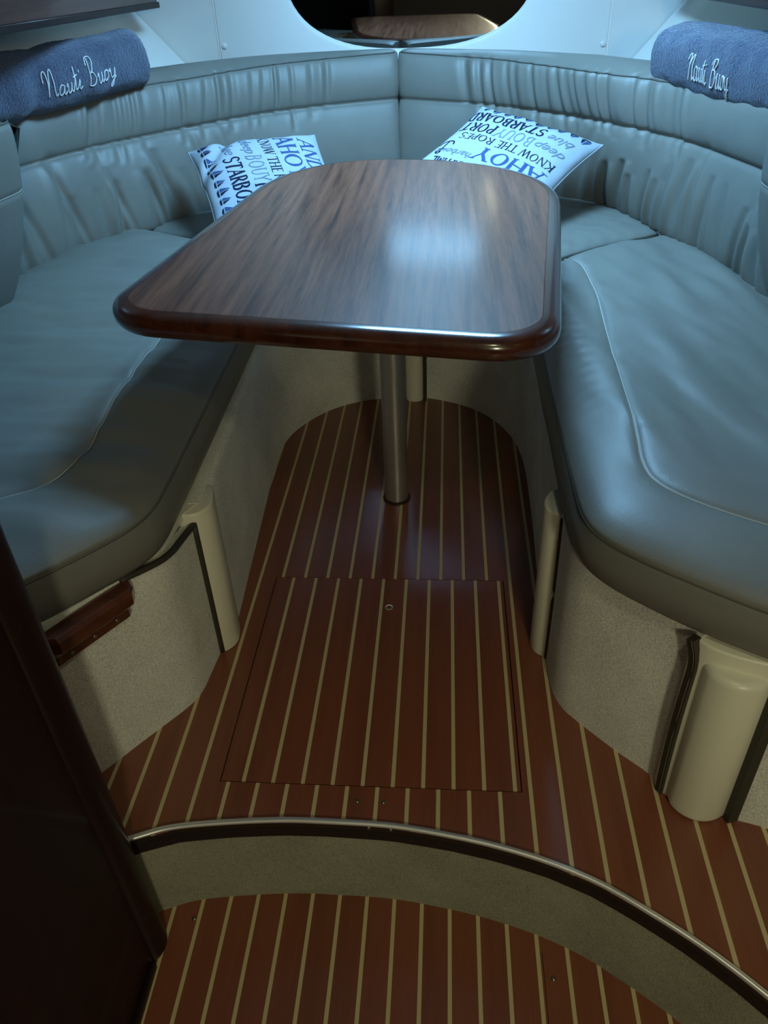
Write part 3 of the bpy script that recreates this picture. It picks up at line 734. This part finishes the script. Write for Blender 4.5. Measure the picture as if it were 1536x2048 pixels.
def stroke_mesh(lines, w):
    """flat ribbon along polylines in print space"""
    vs = []; fs = []
    for ln in lines:
        P = catmull(ln, max(8, 6 * len(ln))); T = np.gradient(P, axis=0); T /= (np.linalg.norm(T, axis=1)[:, None] + 1e-9)
        Nn = np.stack([-T[:, 1], T[:, 0]], 1); b0 = len(vs)
        for p, q in zip(P, Nn): vs += [(p[0] + q[0] * w, p[1] + q[1] * w, 0), (p[0] - q[0] * w, p[1] - q[1] * w, 0)]
        fs += [[b0 + 2 * i, b0 + 2 * i + 1, b0 + 2 * i + 3, b0 + 2 * i + 2] for i in range(len(P) - 1)]
    return vs, fs
SER = {}   # serif capitals as strokes: thick and thin stems, drawn in a unit cap height
def serif_word(word, h, wsc=1.0, thick=.075, thin=.035, gap=.10):
    vs = []; fs = []; x = 0.
    def bar(p, q, w):
        P = np.array([p, q], float); d = P[1] - P[0]; l = np.linalg.norm(d); d /= l; nrm = np.array([-d[1], d[0]]) * w
        m_ = max(2, int(l / .12) + 1); b0 = len(vs)
        for i in range(m_):
            c = P[0] + d * l * i / (m_ - 1); vs.append(c + nrm); vs.append(c - nrm)
        fs.extend([[b0 + 2 * i, b0 + 2 * i + 1, b0 + 2 * i + 3, b0 + 2 * i + 2] for i in range(m_ - 1)])
    def arc(cx, cy, rx, ry, a0, a1, w0, w1):
        b0 = len(vs); m_ = 22
        for i in range(m_):
            a = math.radians(a0 + (a1 - a0) * i / (m_ - 1)); c, s = math.cos(a), math.sin(a)
            w = w0 * c * c + w1 * s * s
            vs.append(np.array([cx + (rx + w) * c, cy + (ry + w) * s])); vs.append(np.array([cx + (rx - w) * c, cy + (ry - w) * s]))
        fs.extend([[b0 + 2 * i, b0 + 2 * i + 1, b0 + 2 * i + 3, b0 + 2 * i + 2] for i in range(m_ - 1)])
    def ser(cx, cy, w=.15): bar((cx - w, cy), (cx + w, cy), .025)
    K_, t_ = thick, thin
    for ch in word:
        if ch == ' ': x += .35; continue
        if ch in 'HNMAYKWTEPRFLBDIU':
            pass
        if ch == 'A': bar((x + .05, 0), (x + .4, 1), t_); bar((x + .4, 1), (x + .75, 0), K_); bar((x + .18, .35), (x + .62, .35), t_); ser(x + .05, .02); ser(x + .75, .02); w = .8
        elif ch == 'H': bar((x + .12, 0), (x + .12, 1), K_); bar((x + .68, 0), (x + .68, 1), K_); bar((x + .12, .5), (x + .68, .5), t_); [ser(x + a, b_) for a in (.12, .68) for b_ in (.02, .98)]; w = .8
        elif ch == 'O': arc(x + .42, .5, .34, .46, 0, 360, K_, t_); w = .84
        elif ch == 'Y': bar((x + .05, 1), (x + .4, .48), K_); bar((x + .75, 1), (x + .4, .48), t_); bar((x + .4, .5), (x + .4, 0), K_); ser(x + .4, .02); ser(x + .05, .98); ser(x + .75, .98); w = .8
        elif ch == 'N': bar((x + .1, 0), (x + .1, 1), t_); bar((x + .1, 1), (x + .7, 0), K_); bar((x + .7, 0), (x + .7, 1), t_); ser(x + .1, .02); ser(x + .7, .98); ser(x + .06, .98, .1); w = .82
        elif ch == 'D': bar((x + .12, 0), (x + .12, 1), K_); arc(x + .22, .5, .46, .47, -90, 90, K_, t_); bar((x, .02), (x + .25, .02), .03); bar((x, .98), (x + .25, .98), .03); w = .78
        elif ch == 'K': bar((x + .12, 0), (x + .12, 1), K_); bar((x + .15, .42), (x + .65, 1), t_); bar((x + .28, .55), (x + .7, 0), K_); ser(x + .12, .02); ser(x + .12, .98); ser(x + .65, .98, .1); ser(x + .7, .02, .1); w = .78
        elif ch == 'W': bar((x + .02, 1), (x + .28, 0), K_); bar((x + .28, 0), (x + .5, 1), t_); bar((x + .5, 1), (x + .76, 0), K_); bar((x + .76, 0), (x + 1., 1), t_); ser(x + .02, .98, .1); ser(x + 1., .98, .1); w = 1.02
        elif ch == 'T': bar((x + .38, 0), (x + .38, 1), K_); bar((x + .02, .97), (x + .74, .97), t_); ser(x + .38, .02); bar((x + .03, 1), (x + .03, .82), .03); bar((x + .73, 1), (x + .73, .82), .03); w = .76
        elif ch == 'E': bar((x + .12, 0), (x + .12, 1), K_); bar((x, .02), (x + .6, .02), t_); bar((x, .98), (x + .58, .98), t_); bar((x + .12, .52), (x + .45, .52), t_); w = .62
        elif ch == 'R': bar((x + .12, 0), (x + .12, 1), K_); arc(x + .28, .74, .26, .24, -90, 90, K_, t_); bar((x, .98), (x + .28, .98), .03); bar((x + .12, .5), (x + .3, .5), .03); bar((x + .3, .5), (x + .7, 0), K_); ser(x + .12, .02); w = .72
        elif ch == 'P': bar((x + .12, 0), (x + .12, 1), K_); arc(x + .28, .72, .28, .26, -90, 90, K_, t_); bar((x, .98), (x + .28, .98), .03); bar((x + .12, .46), (x + .3, .46), .03); ser(x + .12, .02); w = .66
        elif ch == 'S': arc(x + .32, .74, .24, .23, 20, 270, K_ * .8, t_); arc(x + .32, .26, .26, .24, 90, -160, K_ * .8, t_); w = .66
        elif ch == 'B': bar((x + .12, 0), (x + .12, 1), K_); arc(x + .28, .75, .22, .22, -90, 90, K_, t_); arc(x + .28, .27, .28, .25, -90, 90, K_, t_); bar((x, .02), (x + .28, .02), .03); bar((x, .98), (x + .28, .98), .03); w = .68
        elif ch == 'U': bar((x + .1, 1), (x + .1, .35), K_); bar((x + .66, 1), (x + .66, .35), t_); arc(x + .38, .36, .28, .33, 180, 360, K_ * .8, t_); ser(x + .1, .98); ser(x + .66, .98, .1); w = .78
        elif ch == 'M': bar((x + .1, 0), (x + .1, 1), t_); bar((x + .1, 1), (x + .45, .1), K_); bar((x + .45, .1), (x + .8, 1), t_); bar((x + .8, 1), (x + .8, 0), K_); ser(x + .1, .02); ser(x + .8, .02); w = .92
        elif ch == 'I': bar((x + .14, 0), (x + .14, 1), K_); ser(x + .14, .02); ser(x + .14, .98); w = .28
        else: w = .5
        x += w + gap
    L = x - gap
    return [(p[0] * h * wsc, p[1] * h, 0) for p in vs], fs, L * h * wsc
def pillow(label, O, ux, uy, L, crease=None, thick=.055, seed=1.):
    """O text-frame lower left corner; ux, uy unit vectors of the print frame; L side"""
    O, ux, uy = Vector(O), Vector(ux).normalized(), Vector(uy); uy = (uy - ux * uy.dot(ux)).normalized(); nz = ux.cross(uy)
    def surf(a, c, side=1):
        """a, c in 0..1 over the print side"""
        u, v = 2 * a - 1, 2 * c - 1
        edge = (1 - abs(u) ** 2.6) * (1 - abs(v) ** 2.6); h = thick * max(0, edge) ** .5
        pin_u = 1 - .075 * (1 - v * v); pin_v = 1 - .075 * (1 - u * u)
        uu, vv = u * pin_u, v * pin_v
        wv = .0045 * noise.noise(Vector((u * 2.3, v * 2.3, seed))) + .003 * noise.noise(Vector((u * 6, v * 6, seed + 4)))
        wv += .004 * math.sin(9 * math.atan2(v, u) + seed) * max(0, math.hypot(u, v) - .55)
        p = O + ux * (L * (uu + 1) / 2) + uy * (L * (vv + 1) / 2) + nz * (side * (h + wv * min(1, edge * 4)))
        if crease: p = p + crease(a, c, side, ux, uy, nz)
        return p
    root = empty('throw_pillow', tuple(O + (ux + uy) * L / 2 - nz * .05), label, 'pillow', 'printed throw pillows')
    R = 54; vs = []; fs = []
    for side in (1, -1):
        for i in range(R + 1):
            for j in range(R + 1):
                a = .5 - .5 * math.cos(math.pi * i / R); c = .5 - .5 * math.cos(math.pi * j / R)
                vs.append(surf(a, c, side))
    W_ = R + 1
    for sd in range(2):
        b0 = sd * W_ * W_
        for i in range(R):
            for j in range(R):
                q = [b0 + i * W_ + j, b0 + (i + 1) * W_ + j, b0 + (i + 1) * W_ + j + 1, b0 + i * W_ + j + 1]; fs.append(q if sd == 0 else q[::-1])
    me = bpy.data.meshes.new('pillow_cover'); me.from_pydata([tuple(v) for v in vs], [], fs); me.update()
    bm = bmesh.new(); bm.from_mesh(me); bmesh.ops.remove_doubles(bm, verts=bm.verts, dist=.0006); bmesh.ops.recalc_face_normals(bm, faces=bm.faces); bm.to_mesh(me); bm.free()
    me.polygons.foreach_set('use_smooth', [True] * len(me.polygons)); link('pillow_cover', me, 'pillow', root)
    def edge_pt(q):
        q = q % 4
        return surf(q, 0) if q < 1 else surf(1, q - 1) if q < 2 else surf(3 - q, 1) if q < 3 else surf(0, 4 - q)
    tube('seam_piping', [edge_pt(4 * i / 120) for i in range(120)], .0028, 'pillow', root, 6, True)
    def put(name, v, f, x, y, mat, rot=0.):
        """print-space metres / L from lower left -> pillow surface"""
        out = []; c, s = math.cos(rot), math.sin(rot)
        for p in v:
            a = x + (p[0] * c - p[1] * s); d = y + (p[0] * s + p[1] * c)
            a_ = min(.985, max(.015, a)); d_ = min(.985, max(.015, d)); e = .004
            q = surf(a_, d_); n1 = (surf(a_ + e, d_) - surf(a_ - e, d_)).cross(surf(a_, d_ + e) - surf(a_, d_ - e)).normalized()
            out.append(q + n1 * .0011)
        return mesh(name, out, f, mat, root, True, False)
    def word(t, x, y, h, mat, wsc=1., tk=.075, tn=.035):
        v, f, w = serif_word(t, h, wsc, tk, tn); return put('printed_word', v, f, x, y, mat)
    def script(t, x, y, size, mat, sh=.35):
        v, f = font_mesh(t, size, sh); return put('printed_word', v, f, x, y, mat)
    word('AND', .14, .815, .13, 'ink_blue', 1.15, .07, .03)
    word('MARITIME', .56, .835, .095, 'ink_navy', .58, .085, .05)
    word('AHOY', .08, .635, .145, 'ink_blue', 1.08, .085, .035)
    script('harbour', .64, .735, .085, 'ink_grey')
    # anchor
    put('printed_anchor', *stroke_mesh([[(0, .13), (0, 0)], [(-.06, .045), (-.045, .01), (0, -.005), (.045, .01), (.06, .045)], [(-.03, .10), (.03, .10)], [(0, .13), (.016, .146), (0, .162), (-.016, .146), (0, .13)]], .0055), .90, .64, 'ink_navy')
    word('KNOW THE ROPES', .07, .505, .085, 'ink_navy', .86, .06, .03)
    script('deep', .06, .365, .125, 'ink_grey')
    word('BOUY', .335, .345, .125, 'ink_grey', .72, .05, .04)
    word('PORT', .66, .335, .125, 'ink_navy', .70, .085, .045)
    script('blue', .08, .215, .12, 'ink_grey')
    word('STARBOARD', .325, .175, .125, 'ink_navy', .70, .095, .05)
    for i in range(10):
        x = .085 + i * .092; s = .042 if i % 2 == 0 else .034
        put('printed_sailboat', *poly_mesh([(-s * .1, .022), (-s * .1, .022 + s * 1.9), (-s * .95, .022)]), x, .055, 'ink_blue')
        put('printed_sailboat', *poly_mesh([(s * .1, .022), (s * .1, .022 + s * 1.6), (s * .8, .022)]), x, .055, 'ink_navy')
        put('printed_sailboat', *poly_mesh([(-s * .9, .014), (s * .85, .014), (s * .6, 0), (-s * .6, 0)]), x, .055, 'ink_navy')
    return root
A_, B_, C_, D_ = map(Vector, ((.137, 2.863, .731), (.486, 2.644, .65), (.252, 2.316, .53), (-.097, 2.536, .612)))
pillow('white pillow with blue nautical words leaning behind the table on the right', B_, A_ - B_, C_ - B_, .44, None, .055, 2.)
def fold(a, c, side, ux, uy, nz):
    # corner pushed in: the upper left corner flops over a crease
    d = a * .8 + c * 1.0
    w = math.exp(-((d - .33) / .055) ** 2)
    return nz * (-.022 * w) + (nz * -.030 + uy * .012) * max(0, 1 - d / .33) ** 1.2
A_, B_, C_, D_ = map(Vector, ((-.822, 2.587, .694), (-.446, 2.774, .68), (-.286, 2.438, .486), (-.662, 2.251, .501)))
pillow('white pillow with blue nautical words and a dented corner behind the table on the left', A_, D_ - A_, B_ - A_, .43, fold, .06, 5.)

# ------------------------------------------------------------------ towels with embroidery
GL = {  # cursive strokes, x advance last
    'N': ([[(.02, .62), (.06, .86), (.16, .92), (.22, .70), (.22, .30), (.20, .0)], [(.20, .02), (.24, .45), (.34, .82), (.42, .92), (.46, .70), (.47, .3), (.54, .02), (.62, .12)]], .60),
    'a': ([[(.34, .36), (.22, .44), (.10, .34), (.08, .12), (.16, .0), (.28, .10), (.34, .40), (.33, .14), (.40, .0), (.50, .14)]], .44),
    'u': ([[(.04, .30), (.10, .42), (.12, .18), (.18, .0), (.30, .10), (.34, .42), (.34, .14), (.42, .0), (.50, .12)]], .44),
    't': ([[(.02, .14), (.12, .45), (.16, .78), (.14, .3), (.18, .02), (.30, .12)], [(.04, .54), (.28, .58)]], .26),
    'i': ([[(.02, .14), (.12, .42), (.11, .14), (.18, .0), (.28, .12)], [(.15, .60), (.17, .64)]], .26),
    'B': ([[(.16, .88), (.14, .4), (.12, .0)], [(.0, .66), (.10, .92), (.34, .94), (.42, .74), (.30, .54), (.18, .50), (.34, .48), (.46, .28), (.38, .04), (.20, .0), (.10, .10)]], .54),
    'o': ([[(.26, .42), (.12, .36), (.08, .14), (.18, .0), (.32, .12), (.32, .34), (.24, .42), (.40, .36)]], .38),
    'y': ([[(.04, .30), (.10, .42), (.12, .18), (.20, .04), (.32, .14), (.38, .42), (.36, .0), (.30, -.36), (.20, -.44), (.20, -.28), (.46, .10)]], .46)}
def towel(label, path, ra, rb, tilt, seed, word_span, word_theta, hscale, pinch=None, lower=0.):
    """rolled towel along a 3-D path; cross-section ra (sideways) x rb (up), tilt of the section"""
    P = catmull(path, 120); Ltot = float(np.linalg.norm(np.diff(P, axis=0), axis=1).sum())
    T = np.gradient(P, axis=0); T /= np.linalg.norm(T, axis=1)[:, None]
    def surf(q, th, off=0.):
        x = q * 119; i = min(118, max(0, int(x))); fr = x - i
        c = Vector(P[i] * (1 - fr) + P[i + 1] * fr); t = Vector(T[i] * (1 - fr) + T[i + 1] * fr).normalized()
        s = t.cross(Vector((0, 0, 1))).normalized(); u = s.cross(t)
        e0 = min(q, 1 - q) * Ltot; k = (1 - max(0, 1 - e0 / .05) ** 2.6) ** .5 if e0 < .05 else 1.
        cs, sn = math.cos(th), math.sin(th); ex = 2 / 2.7
        X = math.copysign(abs(cs) ** ex, cs) * ra; Z = math.copysign(abs(sn) ** ex, sn) * rb
        lump = 1 + .07 * noise.noise(Vector((q * 5, cs * 1.2, sn * 1.2 + seed))) + .022 * noise.noise(Vector((q * 22 + cs * 3, cs * 4, sn * 4 + seed)))
        lump += .018 * math.sin(q * 46 + 2.2 * sn + seed) * max(0, cs + .2)
        if pinch: lump *= pinch(q, th)
        kk = .30 + .70 * k
        X *= lump * kk; Z *= lump * kk
        X2 = X * math.cos(tilt) - Z * math.sin(tilt); Z2 = X * math.sin(tilt) + Z * math.cos(tilt)
        nrm = (s * (cs * math.cos(tilt) - sn * math.sin(tilt)) + u * (cs * math.sin(tilt) + sn * math.cos(tilt))).normalized()
        return c + s * X2 + u * Z2 + nrm * off
    root = empty('rolled_towel', tuple(P.mean(0) - np.array([0, 0, rb])), label, 'towel', 'embroidered towels on the backrests')
    NQ, NT = 150, 84; vs = []; fs = []
    for i in range(NQ):
        q = .5 - .5 * math.cos(math.pi * i / (NQ - 1)) if False else i / (NQ - 1)
        for j in range(NT):
            th = 2 * math.pi * j / NT; p = surf(q, th)
            f_ = .0016 * noise.noise(p * 190)
            vs.append(p + Vector((0, 0, f_)) + (p - Vector(P[min(119, int(q * 119))])).normalized() * f_)
    for i in range(NQ - 1): fs += [[i * NT + j, i * NT + (j + 1) % NT, (i + 1) * NT + (j + 1) % NT, (i + 1) * NT + j] for j in range(NT)]
    fs += [list(range(NT)), list(range((NQ - 1) * NT, NQ * NT))[::-1]]
    mesh('towel_body', vs, fs, 'terry', root, True)
    q0, q1 = word_span; tot = sum(GL[c][1] if c != ' ' else .34 for c in 'Nauti Buoy'); x = 0.
    sc = (q1 - q0) / tot; hz = abs(q1 - q0) * Ltot / tot * hscale / (.5 * (ra + rb)) 
    for ch in 'Nauti Buoy':
        if ch == ' ': x += .34; continue
        st, adv = GL[ch]; first = None
        for ln in st:
            C = catmull(ln, 10 * len(ln)); pts = []
            for a, h in C:
                pts.append(surf(q0 + (x + a + .18 * h) * sc, word_theta[0] + (word_theta[1] - word_theta[0]) * ((x + a) / tot) + h * hz, .0014))
            tube('embroidered_letter', pts, .0017, 'thread', root, 6)
        x += adv
    return root
# left: front of the towel faces the cabin (side vector of the path points inward)
def pinchL(q, th):
    w = math.exp(-((q - .50 - .05 * math.sin(th)) / .035) ** 2)
    return 1 - .17 * w * (.6 + .4 * math.cos(th + .9)) + .05 * math.exp(-((q - .42) / .05) ** 2)
towel('slate blue towel roll with white script lettering on the left backrest', [(-1.365, 2.0, .874), (-1.27, 2.21, .885), (-1.15, 2.40, .901), (-1.03, 2.62, .918), (-.975, 2.73, .922)], .080, .080, .15, 1.3, (.50, .80), (-.50, -.36), .95, pinchL)
towel('slate blue towel roll with white script lettering on the right backrest', [(.655, 2.66, .893), (.725, 2.46, .884), (.80, 2.24, .876), (.86, 2.0, .868)], .085, .080, -.15, 6.1, (.31, .58), (-.16, -.22), 1.12)
